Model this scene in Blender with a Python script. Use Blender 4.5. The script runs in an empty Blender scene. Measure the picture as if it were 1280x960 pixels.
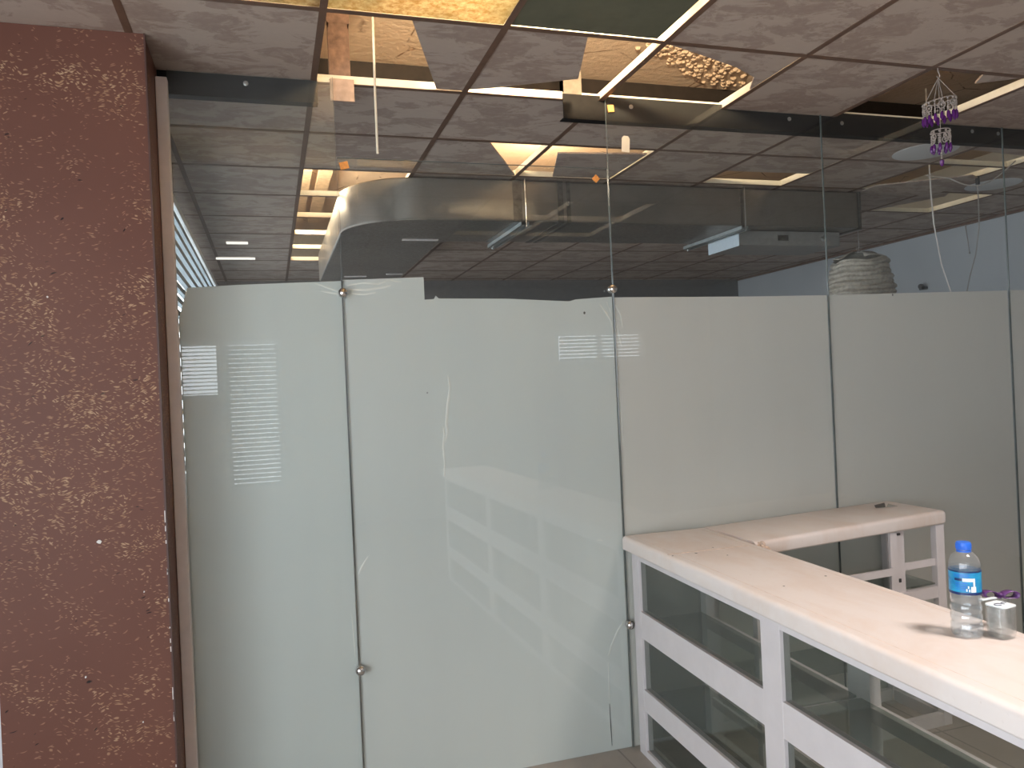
import bpy, bmesh, math, random
from mathutils import Vector, Matrix
random.seed(11)
PI = math.pi
SC = bpy.context.scene
COL = SC.collection

# ------------------------------------------------------------------ camera, world, lights, exposure
EYE = Vector((0.0, 0.0, 1.58))
F_PX, YAW, ROLL = 978.4, 0.29911, -0.04476
cam = bpy.data.cameras.new('camera')
cam.sensor_width = 36.0
cam.lens = F_PX * 36.0 / 1280.0
cam.clip_start = 0.02
cam_o = bpy.data.objects.new('camera', cam)
COL.objects.link(cam_o)
fw = Vector((math.sin(YAW), math.cos(YAW), 0))
rt = Vector((math.cos(YAW), -math.sin(YAW), 0))
up = Vector((0, 0, 1))
r2 = rt * math.cos(ROLL) + up * math.sin(ROLL)
u2 = -rt * math.sin(ROLL) + up * math.cos(ROLL)
m = Matrix((r2, u2, -fw)).transposed().to_4x4()
m.translation = EYE
cam_o.matrix_world = m
SC.camera = cam_o

w = bpy.data.worlds.new('daylight')
SC.world = w
w.use_nodes = True
bg = w.node_tree.nodes['Background']
bg.inputs[0].default_value = (0.86, 0.93, 1.0, 1)
bg.inputs[1].default_value = 6.8

def portal(name, loc, rot, sx, sy):
    l = bpy.data.lights.new(name, 'AREA')
    l.shape = 'RECTANGLE'; l.size = sx; l.size_y = sy
    l.cycles.is_portal = True
    o = bpy.data.objects.new(name, l); COL.objects.link(o)
    o.location = loc; o.rotation_euler = rot
# daylight enters through the shopfront opening on the left, the windows and an added opening behind the camera and the far room's side window
portal('opening_daylight', (-2.46, -1.0, 1.3), (0, -PI/2, 0), 2.4, 4.0)
portal('opening_daylight', (-1.74, -3.3, 1.35), (PI/2, 0, 0), 1.1, 2.5)  # portal of the unseen rear opening added to light the film
portal('rear_window_daylight', (-0.47, -3.3, 1.4), (PI/2, 0, 0), 1.2, 1.8)
portal('rear_window_daylight', (4.1, -3.3, 2.0), (PI/2, 0, 0), 1.2, .45)
portal('side_window_daylight', (-0.62, 6.0, 1.75), (0, -PI/2, 0), 1.7, 4.6)

def bulb(name, loc, e, col, r=0.12):
    l = bpy.data.lights.new(name, 'POINT'); l.energy = e; l.color = col; l.shadow_soft_size = r
    o = bpy.data.objects.new(name, l); COL.objects.link(o); o.location = loc
# warm lights in the ceiling void: a lamp over the diffusers and added fills
WARM = (1.0, 0.78, 0.50)
bulb('void_light', (0.75, 1.75, 3.10), 60, WARM)
s2 = bpy.data.lights.new('slab_fill_spot', 'SPOT'); s2.energy = 330; s2.color = WARM; s2.spot_size = 1.15; s2.spot_blend = .35; s2.shadow_soft_size = .05  # added spot, cone narrowed to brighten only the slab over the near holes
s2_o = bpy.data.objects.new('slab_fill_spot', s2); COL.objects.link(s2_o); s2_o.location = (0.95, 1.85, 2.93)
s2_o.rotation_euler = (Vector((1.52, 4.0, 3.25)) - s2_o.location).to_track_quat('-Z', 'Y').to_euler()
sp = bpy.data.lights.new('counter_fill', 'SPOT'); sp.energy = 330; sp.color = (1.0, .88, .81); sp.spot_size = 1.9; sp.spot_blend = .6; sp.shadow_soft_size = .28  # unseen fill spot added to brighten the counter top
sp_o = bpy.data.objects.new('counter_fill', sp); COL.objects.link(sp_o); sp_o.location = (2.15, 0.6, 3.2)
bulb('void_light', (1.9, 5.2, 3.02), 18, WARM)  # added light that warms the slab beyond the beam
bulb('void_light', (-0.05, 5.6, 3.02), 130, (1.0, 0.82, 0.58))  # added light standing in for sun on the boards

vs = SC.view_settings
vs.view_transform = 'Standard'; vs.look = 'None'; vs.gamma = 1.0; vs.use_curve_mapping = False
vs.exposure = 0.12
SC.cycles.use_denoising = True
SC.cycles.max_bounces = 10
SC.cycles.transparent_max_bounces = 24
SC.cycles.sample_clamp_indirect = 6.0
SC.cycles.caustics_reflective = False
SC.cycles.caustics_refractive = False

# ------------------------------------------------------------------ materials
class NT:
    def __init__(s, name):
        s.m = bpy.data.materials.new(name); s.m.use_nodes = True
        s.t = s.m.node_tree; s.t.nodes.clear()
        s.out = s.n('ShaderNodeOutputMaterial')
    def n(s, typ, **kw):
        nd = s.t.nodes.new(typ)
        for k, v in kw.items(): setattr(nd, k, v)
        return nd
    def l(s, a, b): s.t.links.new(a, b)
    def set(s, sock, v):
        if isinstance(v, bpy.types.NodeSocket): s.l(v, sock)
        else:
            if isinstance(v, tuple) and len(v) == 3: v = v + (1,)
            sock.default_value = v
    def coord(s, scale=(1,1,1), rot=(0,0,0), loc=(0,0,0)):
        tc = s.n('ShaderNodeNewGeometry'); mp = s.n('ShaderNodeMapping')
        s.l(tc.outputs['Position'], mp.inputs[0])
        mp.inputs['Scale'].default_value = scale; mp.inputs['Rotation'].default_value = rot; mp.inputs['Location'].default_value = loc
        return mp.outputs[0]
    def noise(s, vec, scale, detail=3, rough=.55, dist=0.0):
        nd = s.n('ShaderNodeTexNoise'); s.l(vec, nd.inputs['Vector'])
        nd.inputs['Scale'].default_value = scale; nd.inputs['Detail'].default_value = detail
        nd.inputs['Roughness'].default_value = rough; nd.inputs['Distortion'].default_value = dist
        return nd
    def voro(s, vec, scale):
        nd = s.n('ShaderNodeTexVoronoi'); s.l(vec, nd.inputs['Vector']); nd.inputs['Scale'].default_value = scale
        return nd
    def ramp(s, fac, stops, interp='LINEAR'):
        nd = s.n('ShaderNodeValToRGB'); nd.color_ramp.interpolation = interp
        e = nd.color_ramp.elements
        while len(e) < len(stops): e.new(0.5)
        for i, (p, c) in enumerate(stops):
            e[i].position = p
            e[i].color = (c, c, c, 1) if not isinstance(c, tuple) else c + (1,)
        s.l(fac, nd.inputs[0]); return nd.outputs[0]
    def mix(s, f, a, b, mode='MIX'):
        nd = s.n('ShaderNodeMix', data_type='RGBA', blend_type=mode)
        s.set(nd.inputs[0], f); s.set(nd.inputs[6], a); s.set(nd.inputs[7], b)
        return nd.outputs[2]
    def math(s, op, a, b=0.0):
        nd = s.n('ShaderNodeMath', operation=op); s.set(nd.inputs[0], a); s.set(nd.inputs[1], b); return nd.outputs[0]
    def pbr(s, col, rough=.5, metal=0.0, spec=.5, bump=None, bstr=.2, bdist=.01, **kw):
        p = s.n('ShaderNodeBsdfPrincipled')
        s.set(p.inputs['Base Color'], col); s.set(p.inputs['Roughness'], rough); s.set(p.inputs['Metallic'], metal)
        p.inputs['Specular IOR Level'].default_value = spec
        for k, v in kw.items(): s.set(p.inputs[k.replace('_', ' ')], v)
        if bump is not None:
            b = s.n('ShaderNodeBump'); b.inputs['Strength'].default_value = bstr; b.inputs['Distance'].default_value = bdist
            s.l(bump, b.inputs['Height']); s.l(b.outputs[0], p.inputs['Normal'])
        s.l(p.outputs[0], s.out.inputs[0]); return s.m

MAT = {}
def simple(name, col, rough=.5, metal=0.0, spec=.5, var=.08, vscale=30, bstr=.0):
    t = NT(name); v = t.coord(); nz = t.noise(v, vscale, 4)
    c = t.mix(t.ramp(nz.outputs[0], [(.3, 0.0), (.7, 1.0)]), tuple(max(0, x*(1-var)) for x in col), tuple(min(1, x*(1+var)) for x in col))
    MAT[name] = t.pbr(c, rough, metal, spec, bump=nz.outputs[0] if bstr else None, bstr=bstr, bdist=.002)
    return MAT[name]

def glass_mat(name, tint, dust=0.03, dust_col=(.75,.78,.78), rough=.0, f0=.030):
    t = NT(name)
    tr = t.n('ShaderNodeBsdfTransparent'); tr.inputs[0].default_value = tint + (1,)
    gl = t.n('ShaderNodeBsdfGlossy'); gl.inputs['Roughness'].default_value = rough; gl.inputs[0].default_value = (1,1,1,1)
    lw = t.n('ShaderNodeLayerWeight'); lw.inputs[0].default_value = .5
    f = t.math('ADD', t.math('MULTIPLY', t.math('POWER', lw.outputs['Facing'], 5.0), 1-f0), f0)
    mx = t.n('ShaderNodeMixShader'); t.l(f, mx.inputs[0]); t.l(tr.outputs[0], mx.inputs[1]); t.l(gl.outputs[0], mx.inputs[2])
    last = mx.outputs[0]
    if dust > 0:
        d = t.n('ShaderNodeBsdfDiffuse'); d.inputs[0].default_value = dust_col + (1,)
        nz = t.noise(t.coord((1, 1, .5)), 3.0, 5, .65)
        dm = t.n('ShaderNodeMixShader'); t.l(t.math('MULTIPLY', t.ramp(nz.outputs[0], [(.25, .5), (.75, 1.0)]), dust), dm.inputs[0])
        t.l(last, dm.inputs[1]); t.l(d.outputs[0], dm.inputs[2]); last = dm.outputs[0]
    t.l(last, t.out.inputs[0]); MAT[name] = t.m; return t.m

glass_mat('pane_glass', (.97, .98, .975), .012)
glass_mat('dusty_pane_glass', (.96, .975, .97), .03)
glass_mat('smoked_glass', (.74, .76, .74), .03, (.5,.5,.48))
glass_mat('shelf_glass', (.70, .75, .72), .05, (.5,.52,.5))
glass_mat('clear_plastic', (.95, .965, .97), .085, (.9,.9,.92), .02, .06)  # raised diffuse share whitens the bottle in place of its highlights
glass_mat('clear_jar_glass', (.95, .96, .96), .035, (.9,.9,.9), .0, .07)
glass_mat('water', (.90, .93, .95), .0, rough=.0, f0=.03)

t = NT('glass_edge'); v = t.coord(); nz = t.noise(v, 20)
MAT['glass_edge'] = t.pbr(t.mix(nz.outputs[0], (.11,.13,.125), (.15,.17,.165)), .2)

# frosted film stuck on the back of the glass
def film(name, c0, c1, c2):
    t = NT(name); v = t.coord((1, 1, 1))
    nz = t.noise(t.coord((7, 1, .25)), 1.3, 3); n2 = t.noise(v, 2.2, 4)
    c = t.mix(t.ramp(nz.outputs[0], [(.3, 0.0), (.7, 1.0)]), c0, c1)
    c = t.mix(t.ramp(n2.outputs[0], [(.4, 0.0), (.75, .5)]), c, c2)
    df = t.n('ShaderNodeBsdfDiffuse'); t.l(c, df.inputs[0])
    tl = t.n('ShaderNodeBsdfTranslucent'); t.l(c, tl.inputs[0])
    mx = t.n('ShaderNodeMixShader'); mx.inputs[0].default_value = .35
    t.l(df.outputs[0], mx.inputs[1]); t.l(tl.outputs[0], mx.inputs[2]); t.l(mx.outputs[0], t.out.inputs[0])
    MAT[name] = t.m
film('frosted_film', (.775, .80, .78), (.805, .83, .805), (.80, .82, .79))
film('frosted_film_beige', (.80, .785, .745), (.825, .81, .77), (.82, .80, .76))
simple('film_crease', (.88, .88, .83), .35, var=.03)

# brown chip cladding of the column
t = NT('brown_chip_cladding')
warp = t.noise(t.coord(), 9.0, 2)
def flakes(rot, scale, lo, hi, seed, off):
    base = t.coord((1, 1, 1), (0, 0, 0), (seed, seed*.7, seed*.3))
    va = t.n('ShaderNodeVectorMath', operation='SCALE'); t.l(warp.outputs['Color'], va.inputs[0]); va.inputs['Scale'].default_value = .07
    vb = t.n('ShaderNodeVectorMath', operation='ADD'); t.l(base, vb.inputs[0]); t.l(va.outputs[0], vb.inputs[1])
    mp = t.n('ShaderNodeMapping'); t.l(vb.outputs[0], mp.inputs[0]); mp.inputs['Rotation'].default_value = (0, rot, 0)
    mp2 = t.n('ShaderNodeMapping'); t.l(mp.outputs[0], mp2.inputs[0]); mp2.inputs['Scale'].default_value = (.34, 1, 1.25)
    vo = t.voro(mp2.outputs[0], scale)
    inside = t.ramp(vo.outputs['Distance'], [(lo, 1.0), (hi, 0.0)])
    sep = t.n('ShaderNodeSeparateColor'); t.l(vo.outputs['Color'], sep.inputs[0])
    return inside, sep.outputs[0], sep.outputs[1]
clus = t.noise(t.coord(), 5.5, 3, .6)
zfall = t.n('ShaderNodeSeparateXYZ'); t.l(t.coord(), zfall.inputs[0])
band = t.ramp(t.math('DIVIDE', zfall.outputs[2], 2.8), [(.0, .0), (.36, .03), (.52, .20), (.64, .14), (.76, .02), (.9, .0)])
ck = t.math('ADD', t.ramp(clus.outputs[0], [(.44, .03), (.66, .40)]), band)
masks = None
for rot, scl, sd in ((.25, 120, 0.0), (-.5, 135, 3.1), (.05, 165, 7.7)):
    ins, r1, _ = flakes(rot, scl, .22, .38, sd, 0)
    pick = t.math('LESS_THAN', r1, t.math('MULTIPLY', ck, 1.15))
    mk = t.math('MULTIPLY', ins, pick)
    masks = mk if masks is None else t.math('MAXIMUM', masks, mk)
hue = t.noise(t.coord(), 40, 2)
brown = t.mix(t.noise(t.coord(), 3.0, 3).outputs[0], (.130, .053, .037), (.165, .071, .050))
chip = t.mix(t.ramp(hue.outputs[0], [(.35, 0.0), (.65, 1.0)]), (.30, .155, .085), (.50, .33, .20))
chip = t.mix(t.ramp(ck, [(.10, 0.0), (.40, 1.0)]), (.27, .135, .085), chip)
c = t.mix(masks, brown, chip)
ins, r1, _ = flakes(.35, 60, .10, .22, 12.3, 0)
dk = t.math('MULTIPLY', ins, t.math('LESS_THAN', r1, .055))
c = t.mix(dk, c, (.012, .007, .006))
MAT['brown_chip'] = t.pbr(c, .48, 0, .22, bump=t.math('SUBTRACT', masks, dk), bstr=.25, bdist=.002)
simple('brown_edge', (.085, .036, .028), .45, var=.1)
simple('chip_white', (.8, .78, .74), .6)

# mottled ceiling tile
t = NT('ceiling_tile')
n1 = t.noise(t.coord((1.0, 1.6, 1)), 5.5, 6, .68, .5); n2 = t.noise(t.coord((1, 1.3, 1)), 34, 3)
c = t.mix(t.ramp(n1.outputs[0], [(.48, 0.0), (.535, 1.0)]), (.47, .385, .325), (.355, .27, .225))
c = t.mix(t.ramp(n2.outputs[0], [(.45, 0.0), (.7, .35)]), c, (.52, .43, .36))
MAT['ceiling_tile'] = t.pbr(c, .55, 0, .35, bump=n2.outputs[0], bstr=.06, bdist=.003)
# the tee grid: brown face, cream upstand
simple('tee_face', (.15, .085, .055), .45, var=.1)
simple('tee_web', (.80, .74, .60), .4, var=.05)

t = NT('plaster_slab'); v = t.coord()
n1 = t.noise(v, 3.0, 5, .6); n2 = t.noise(v, 26, 5, .65); cr = t.voro(t.coord((1,1,1)), 2.6); cr.feature = 'DISTANCE_TO_EDGE'
c = t.mix(t.ramp(n1.outputs[0], [(.3, 0.0), (.7, 1.0)]), (.66, .535, .415), (.76, .63, .50))
c = t.mix(t.ramp(n2.outputs[0], [(.55, 0.0), (.8, .5)]), c, (.56, .45, .34))
crk = t.math('MULTIPLY', t.ramp(cr.outputs['Distance'], [(.0, 1.0), (.018, 0.0)]), t.ramp(n1.outputs[0], [(.52, 0.0), (.58, 1.0)]))
c = t.mix(crk, c, (.16, .08, .04))
MAT['plaster'] = t.pbr(c, .9, 0, .1, bump=n2.outputs[0], bstr=.4, bdist=.02)
simple('rubble', (.62, .48, .35), .9, var=.2, vscale=60)
simple('dark_timber', (.018, .012, .009), .8, var=.3, vscale=20)
simple('pale_timber', (.70, .55, .38), .7, var=.15, vscale=25)

t = NT('diffuser_yellow'); n1 = t.noise(t.coord(), 42, 5, .75, .3); n2 = t.noise(t.coord((1,.6,1)), 4, 3)
c = t.mix(t.ramp(n1.outputs[0], [(.38, 0.0), (.62, 1.0)]), (.58, .44, .22), (.90, .86, .68))
c = t.mix(t.ramp(n2.outputs[0], [(.45, 0.0), (.7, .7)]), c, (.40, .44, .32))
a = t.n('ShaderNodeBsdfTranslucent'); t.l(c, a.inputs[0]); b = t.n('ShaderNodeBsdfDiffuse'); t.l(c, b.inputs[0])
mx = t.n('ShaderNodeMixShader'); mx.inputs[0].default_value = .25; t.l(a.outputs[0], mx.inputs[1]); t.l(b.outputs[0], mx.inputs[2]); t.l(mx.outputs[0], t.out.inputs[0])
MAT['diffuser_yellow'] = t.m
t = NT('diffuser_green'); n1 = t.noise(t.coord(), 14, 4, .6)
c = t.mix(n1.outputs[0], (.115, .115, .078), (.16, .155, .105))
MAT['diffuser_green'] = t.pbr(c, .22, 0, .6, bump=n1.outputs[0], bstr=.05)

simple('black_steel', (.010, .009, .0085), .6, .0, .15, var=.2)
simple('foot_steel', (.40, .29, .23), .6, .1, var=.2)
simple('rusty_steel', (.20, .125, .095), .6, .25, var=.35, vscale=35)
simple('stub_steel', (.17, .14, .11), .5, .4, var=.2)
simple('chrome', (.62, .60, .58), .18, 1.0, var=.03)
simple('bolt', (.55, .55, .54), .3, .9, var=.05)
simple('cream_profile', (.90, .81, .77), .35, var=.03)
t = NT('duct_foil'); n1 = t.noise(t.coord((1, 1, 6)), 60, 4, .7); n2 = t.noise(t.coord((6, 6, 1)), 9, 3); n3 = t.noise(t.coord(), 2.2, 3)
c = t.mix(n1.outputs[0], (.24, .225, .20), (.36, .335, .30))
c = t.mix(t.ramp(n3.outputs[0], [(.4, 0.0), (.7, .5)]), c, (.18, .17, .155))
MAT['duct_foil'] = t.pbr(c, t.ramp(n2.outputs[0], [(.3, .30), (.7, .48)]), .75, .5, bump=n1.outputs[0], bstr=.12, bdist=.003)
simple('box_grey', (.30, .29, .275), .5, .1)
simple('duct_tape', (.16, .15, .135), .35, .6, var=.3, vscale=40)
simple('galvanised', (.46, .50, .50), .38, .7, var=.1)
simple('reflection_white', (.80, .76, .75), .38, var=.03)
simple('box_end_lit', (.62, .70, .76), .4, .2, var=.06, vscale=60)
t = NT('counter_laminate'); n1 = t.noise(t.coord((2.2, .9, 1)), 2.6, 5, .65, .4); n2 = t.noise(t.coord(), 60, 3)
c = t.mix(t.ramp(n1.outputs[0], [(.42, 0.0), (.68, .6)]), (.84, .775, .74), (.72, .575, .48))
c = t.mix(t.ramp(n2.outputs[0], [(.68, 0.0), (.78, .25)]), c, (.45, .36, .30))
MAT['laminate'] = t.pbr(c, .30, 0, .45)
simple('counter_frame', (.69, .655, .665), .38, var=.04, vscale=12)
simple('counter_board', (.34, .33, .30), .5, var=.12, vscale=8)
simple('putty', (.70, .56, .46), .8, var=.3, vscale=50)
t = NT('floor_tile'); br = t.n('ShaderNodeTexBrick'); t.l(t.coord(), br.inputs[0]); br.offset = 0.0
br.inputs['Scale'].default_value = 1.0; br.inputs['Brick Width'].default_value = .45; br.inputs['Row Height'].default_value = .45; br.inputs['Mortar Size'].default_value = .004
br.inputs['Color1'].default_value = (.40,.36,.31,1); br.inputs['Color2'].default_value = (.36,.325,.285,1); br.inputs['Mortar'].default_value = (.22,.20,.18,1)
n1 = t.noise(t.coord(), 5, 5, .65)
MAT['floor'] = t.pbr(t.mix(t.ramp(n1.outputs[0], [(.4, 0.0), (.75, .45)]), br.outputs[0], (.27, .23, .19)), .4)
simple('wall_blue_grey', (.45, .47, .49), .8, var=.03, vscale=3)
simple('wall_white', (.74, .75, .78), .7, var=.03, vscale=3)
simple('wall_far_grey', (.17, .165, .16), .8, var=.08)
simple('wall_room', (.50, .46, .43), .8, var=.04, vscale=3)
simple('blind_slat_grey', (.34, .35, .34), .5, var=.03)
simple('blind_slat_blue', (.30, .36, .40), .5, var=.03)
simple('blind_slat', (.78, .80, .80), .45, var=.03)
simple('window_frame', (.60, .60, .60), .4, var=.03)
simple('pendant_weave', (.44, .40, .34), .6, var=.25, vscale=45, bstr=.3)
simple('cord_grey', (.30, .28, .26), .6)
simple('cable_white', (.66, .62, .58), .5)
simple('cable_dark', (.05, .05, .05), .5)
simple('bead_white', (.42, .36, .32), .3)
t = NT('bead_purple'); MAT['bead_purple'] = t.pbr(t.mix(t.noise(t.coord(), 50).outputs[0], (.07,.010,.11), (.14,.022,.20)), .18)
simple('orange_foam', (.80, .33, .08), .7, var=.15, vscale=80)
simple('paper_cream', (.84, .76, .60), .7, var=.05)
simple('lamp_white', (.70, .70, .70), .4, var=.02)
t = NT('reflection_glow'); e = t.n('ShaderNodeEmission'); e.inputs[0].default_value = (1, .96, .88, 1); e.inputs[1].default_value = 1.1; t.l(e.outputs[0], t.out.inputs[0]); MAT['reflection_glow'] = t.m  # glow put in for lamp reflections in the glass
simple('cap_blue', (.03, .16, .72), .35, var=.06)
simple('print_white', (.82, .90, .94), .4, var=.02)
simple('print_dark', (.02, .04, .10), .4)
t = NT('label_blue'); sx = t.n('ShaderNodeSeparateXYZ'); t.l(t.coord(), sx.inputs[0]); n1 = t.noise(t.coord((1,1,2)), 30, 3)
c = t.mix(t.ramp(n1.outputs[0], [(.35, 0.0), (.65, 1.0)]), (.012, .20, .46), (.03, .36, .62))
MAT['label_blue'] = t.pbr(c, .3)
simple('label_navy', (.012, .03, .12), .3)
t = NT('ribbon_purple'); MAT['ribbon'] = t.pbr(t.mix(t.noise(t.coord(), 60).outputs[0], (.07,.018,.11), (.16,.06,.22)), .35)
simple('scrap_dark', (.10, .095, .09), .6, var=.4, vscale=90)
simple('skin_cloth', (.06, .06, .07), .8)

# ------------------------------------------------------------------ mesh helpers
class MB:
    def __init__(s, T=None): s.v = []; s.f = []; s.T = T; s.smooth = False; s.mi = []; s.cur = 0
    def add(s, vs, fs):
        o = len(s.v)
        for p in vs:
            p = Vector(p)
            s.v.append(s.T @ p if s.T is not None else p)
        for f in fs: s.f.append([i + o for i in f]); s.mi.append(s.cur)
        return s
    def box(s, a, b):
        x0, y0, z0 = a; x1, y1, z1 = b
        return s.add([(x0,y0,z0),(x1,y0,z0),(x1,y1,z0),(x0,y1,z0),(x0,y0,z1),(x1,y0,z1),(x1,y1,z1),(x0,y1,z1)],
                     [(3,2,1,0),(4,5,6,7),(0,1,5,4),(1,2,6,5),(2,3,7,6),(3,0,4,7)])
    def prism(s, poly, z0, z1, axis='z'):
        n = len(poly)
        def P(p, h):
            return (p[0], p[1], h) if axis == 'z' else ((p[0], h, p[1]) if axis == 'y' else (h, p[0], p[1]))
        vs = [P(p, z0) for p in poly] + [P(p, z1) for p in poly]
        fs = [list(range(n))[::-1], list(range(n, 2*n))] + [(i, (i+1) % n, n+(i+1) % n, n+i) for i in range(n)]
        return s.add(vs, fs)
    def tube(s, pts, r, n=8, closed=False):
        pts = [Vector(p) for p in pts]; vs = []; fs = []
        m = len(pts); ref = None
        for i, p in enumerate(pts):
            a = pts[i-1] if i or closed else pts[i]; b = pts[(i+1) % m] if i < m-1 or closed else pts[i]
            d = (b - a).normalized()
            if ref is None: ref = d.orthogonal().normalized()
            ref = (ref - d * ref.dot(d)); ref = ref.normalized() if ref.length > 1e-6 else d.orthogonal().normalized()
            q = d.cross(ref)
            rr = r[i] if isinstance(r, (list, tuple)) else r
            for k in range(n):
                an = 2*PI*k/n; vs.append(p + ref*math.cos(an)*rr + q*math.sin(an)*rr)
        for i in range(m if closed else m-1):
            j = (i+1) % m
            for k in range(n): fs.append((i*n+k, i*n+(k+1) % n, j*n+(k+1) % n, j*n+k))
        if not closed: fs += [list(range(n))[::-1], [(m-1)*n+k for k in range(n)]]
        s.smooth = True
        return s.add(vs, fs)
    def lathe(s, prof, c=(0,0,0), n=28, axis='z', cap=True):
        vs = []; fs = []; c = Vector(c)
        for r, h in prof:
            for k in range(n):
                a = 2*PI*k/n; x, y = r*math.cos(a), r*math.sin(a)
                vs.append(c + (Vector((x, y, h)) if axis == 'z' else (Vector((x, h, y)) if axis == 'y' else Vector((h, x, y)))))
        for i in range(len(prof)-1):
            for k in range(n): fs.append((i*n+k, i*n+(k+1) % n, (i+1)*n+(k+1) % n, (i+1)*n+k))
        if cap: fs += [list(range(n))[::-1], [(len(prof)-1)*n+k for k in range(n)]]
        s.smooth = True
        return s.add(vs, fs)
    def ball(s, c, r, n=10, sq=(1,1,1)):
        prof = [(max(1e-5, r*math.sin(PI*i/(n//2+2))), -r*math.cos(PI*i/(n//2+2))) for i in range(n//2+3)]
        c = Vector(c); k0 = len(s.v)
        s.lathe(prof, (0,0,0), n)
        for i in range(k0, len(s.v)): s.v[i] = Vector((s.v[i].x*sq[0], s.v[i].y*sq[1], s.v[i].z*sq[2])) + c
        return s
    def build(s, name, mat, parent=None, bevel=0.0, seg=2):
        o0 = Vector((0,0,0)); q = parent
        while q is not None: o0 += q.location; q = q.parent
        me = bpy.data.meshes.new(name)
        if parent is None and s.v:      # origin at the base of the shape
            lo = Vector((min(p.x for p in s.v), min(p.y for p in s.v), min(p.z for p in s.v)))
            hi = Vector((max(p.x for p in s.v), max(p.y for p in s.v), max(p.z for p in s.v)))
            org = Vector(((lo.x+hi.x)/2, (lo.y+hi.y)/2, lo.z))
        else: org = o0
        me.from_pydata([p - org for p in s.v], [], s.f)
        mats = mat if isinstance(mat, list) else [mat]
        for x in mats: me.materials.append(MAT[x])
        if len(mats) > 1:
            for p, i in zip(me.polygons, s.mi): p.material_index = i
        bm = bmesh.new(); bm.from_mesh(me)
        bmesh.ops.recalc_face_normals(bm, faces=bm.faces)
        if s.smooth:
            for f in bm.faces: f.smooth = True
            for e in bm.edges:
                if len(e.link_faces) == 2 and e.calc_face_angle(0) > .7: e.smooth = False
        bm.to_mesh(me); bm.free()
        o = bpy.data.objects.new(name, me); COL.objects.link(o)
        if parent is not None: o.parent = parent
        else: o.location = org
        if bevel:
            b = o.modifiers.new('edge', 'BEVEL'); b.width = bevel; b.segments = seg; b.limit_method = 'ANGLE'
        return o

def tag(o, label=None, cat=None, group=None, kind=None):
    if label: o['label'] = label
    if cat: o['category'] = cat
    if group: o['group'] = group
    if kind: o['kind'] = kind
    return o
def thing(name, label, cat, loc, group=None):
    o = bpy.data.objects.new(name, None); COL.objects.link(o); o.location = loc
    o.empty_display_size = .05
    return tag(o, label, cat, group)
def struct(mb, name, mat, label=None, cat=None, **kw):
    o = mb.build(name, mat, None, **kw); return tag(o, label, cat, None, 'structure')
def box_obj(name, a, b, mat, parent=None, bevel=0.0): return MB().box(a, b).build(name, mat, parent, bevel)

# ------------------------------------------------------------------ the room
ZC = 2.78            # ceiling face
X0, Y0, S = 0.208, 2.507, 0.6   # ceiling grid origin and pitch
GY = 3.075           # front face of the glass partition
XR, YF, YB, XL, XL2 = 5.73, 8.65, -3.2, -2.4, -0.52
struct(MB().box((XL-.2, YB-.2, -.12), (XR+.2, YF+.2, 0)), 'floor', 'floor')

def wall_with_holes(name, axis, pos, thick, lo, hi, z1, holes, mat):
    """wall in the plane axis=pos, holes [(a0,a1,z0,z1)]"""
    mb = MB(); cuts = sorted({lo, hi} | {h[0] for h in holes} | {h[1] for h in holes})
    for a, b in zip(cuts, cuts[1:]):
        hs = [h for h in holes if h[0] <= a and h[1] >= b]
        spans = [(0, z1)] if not hs else [(0, hs[0][2]), (hs[0][3], z1)]
        for c, d in spans:
            if d - c < 1e-4: continue
            if axis == 'x': mb.box((pos, a, c), (pos+thick, b, d))
            else: mb.box((a, pos, c), (b, pos+thick, d))
    return struct(mb, name, mat)
ZS = 3.30            # underside of the slab above the ceiling void
wall_with_holes('wall_left', 'x', XL-.12, .12, YB, 3.0, ZS, [(-3.0, 1.0, .1, 2.5)], 'wall_room')
wall_with_holes('wall_rear', 'y', YB-.12, .12, XL-.12, XR, ZS, [(-2.3, -1.18, .1, 2.6), (-1.06, -.52, 1.56, 2.22), (-.49, .12, .5, 2.22), (3.5, 4.75, 1.8, 2.22)], 'wall_room')  # first hole is the unseen opening added to light the film
wall_with_holes('wall_side', 'x', XL2-.12, .12, 3.14, YF, ZS, [(3.8, 8.2, .9, 2.62)], 'wall_blue_grey')
struct(MB().box((XR, YB-.12, 0), (XR+.12, YF+.12, ZS)), 'wall_right', 'wall_blue_grey')
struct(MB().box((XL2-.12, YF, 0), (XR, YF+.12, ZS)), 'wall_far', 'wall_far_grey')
struct(MB().box((XL-.12, 3.0, 0), (-.84, 3.14, ZS)), 'wall_front', 'wall_white')
struct(MB().box((XL-.2, YB-.2, ZS), (XR+.2, YF+.2, ZS+.15)), 'ceiling_slab', 'plaster')
# the brown clad column
mb = MB(); mb.box((-.84, 2.79, 0), (-.348, 3.14, ZC)); 
colm = struct(mb, 'wall_column', 'brown_chip', 'brown column clad in speckled chip panels at the end of the glass partition', 'column')
box_obj('edge_strip', (-.3485, 2.786, 0), (-.343, 2.80, ZC), 'brown_edge', colm)
mb = MB()
for _ in range(26):
    zz = random.uniform(0.0, 1.2); mb.box((-.3490, 2.7845, zz), (-.3465, 2.7862, zz+random.uniform(.004, .02)))
mb.build('paint_chip', 'chip_white', colm)
mb = MB()
for px, pz, r in ((-.545, 1.135, .007), (-.615, .36, .004), (-.66, .30, .003), (-.44, .54, .003), (-.60, .71, .0035), (-.66, 1.92, .003), (-.42, .96, .003)):
    mb.prism([(px+r*random.uniform(.6,1.2)*math.cos(a*1.05), pz+r*random.uniform(.6,1.2)*math.sin(a*1.05)) for a in range(6)], 2.786, 2.7905, 'y')
mb.build('bare_spot', 'chip_white', colm)

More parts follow.
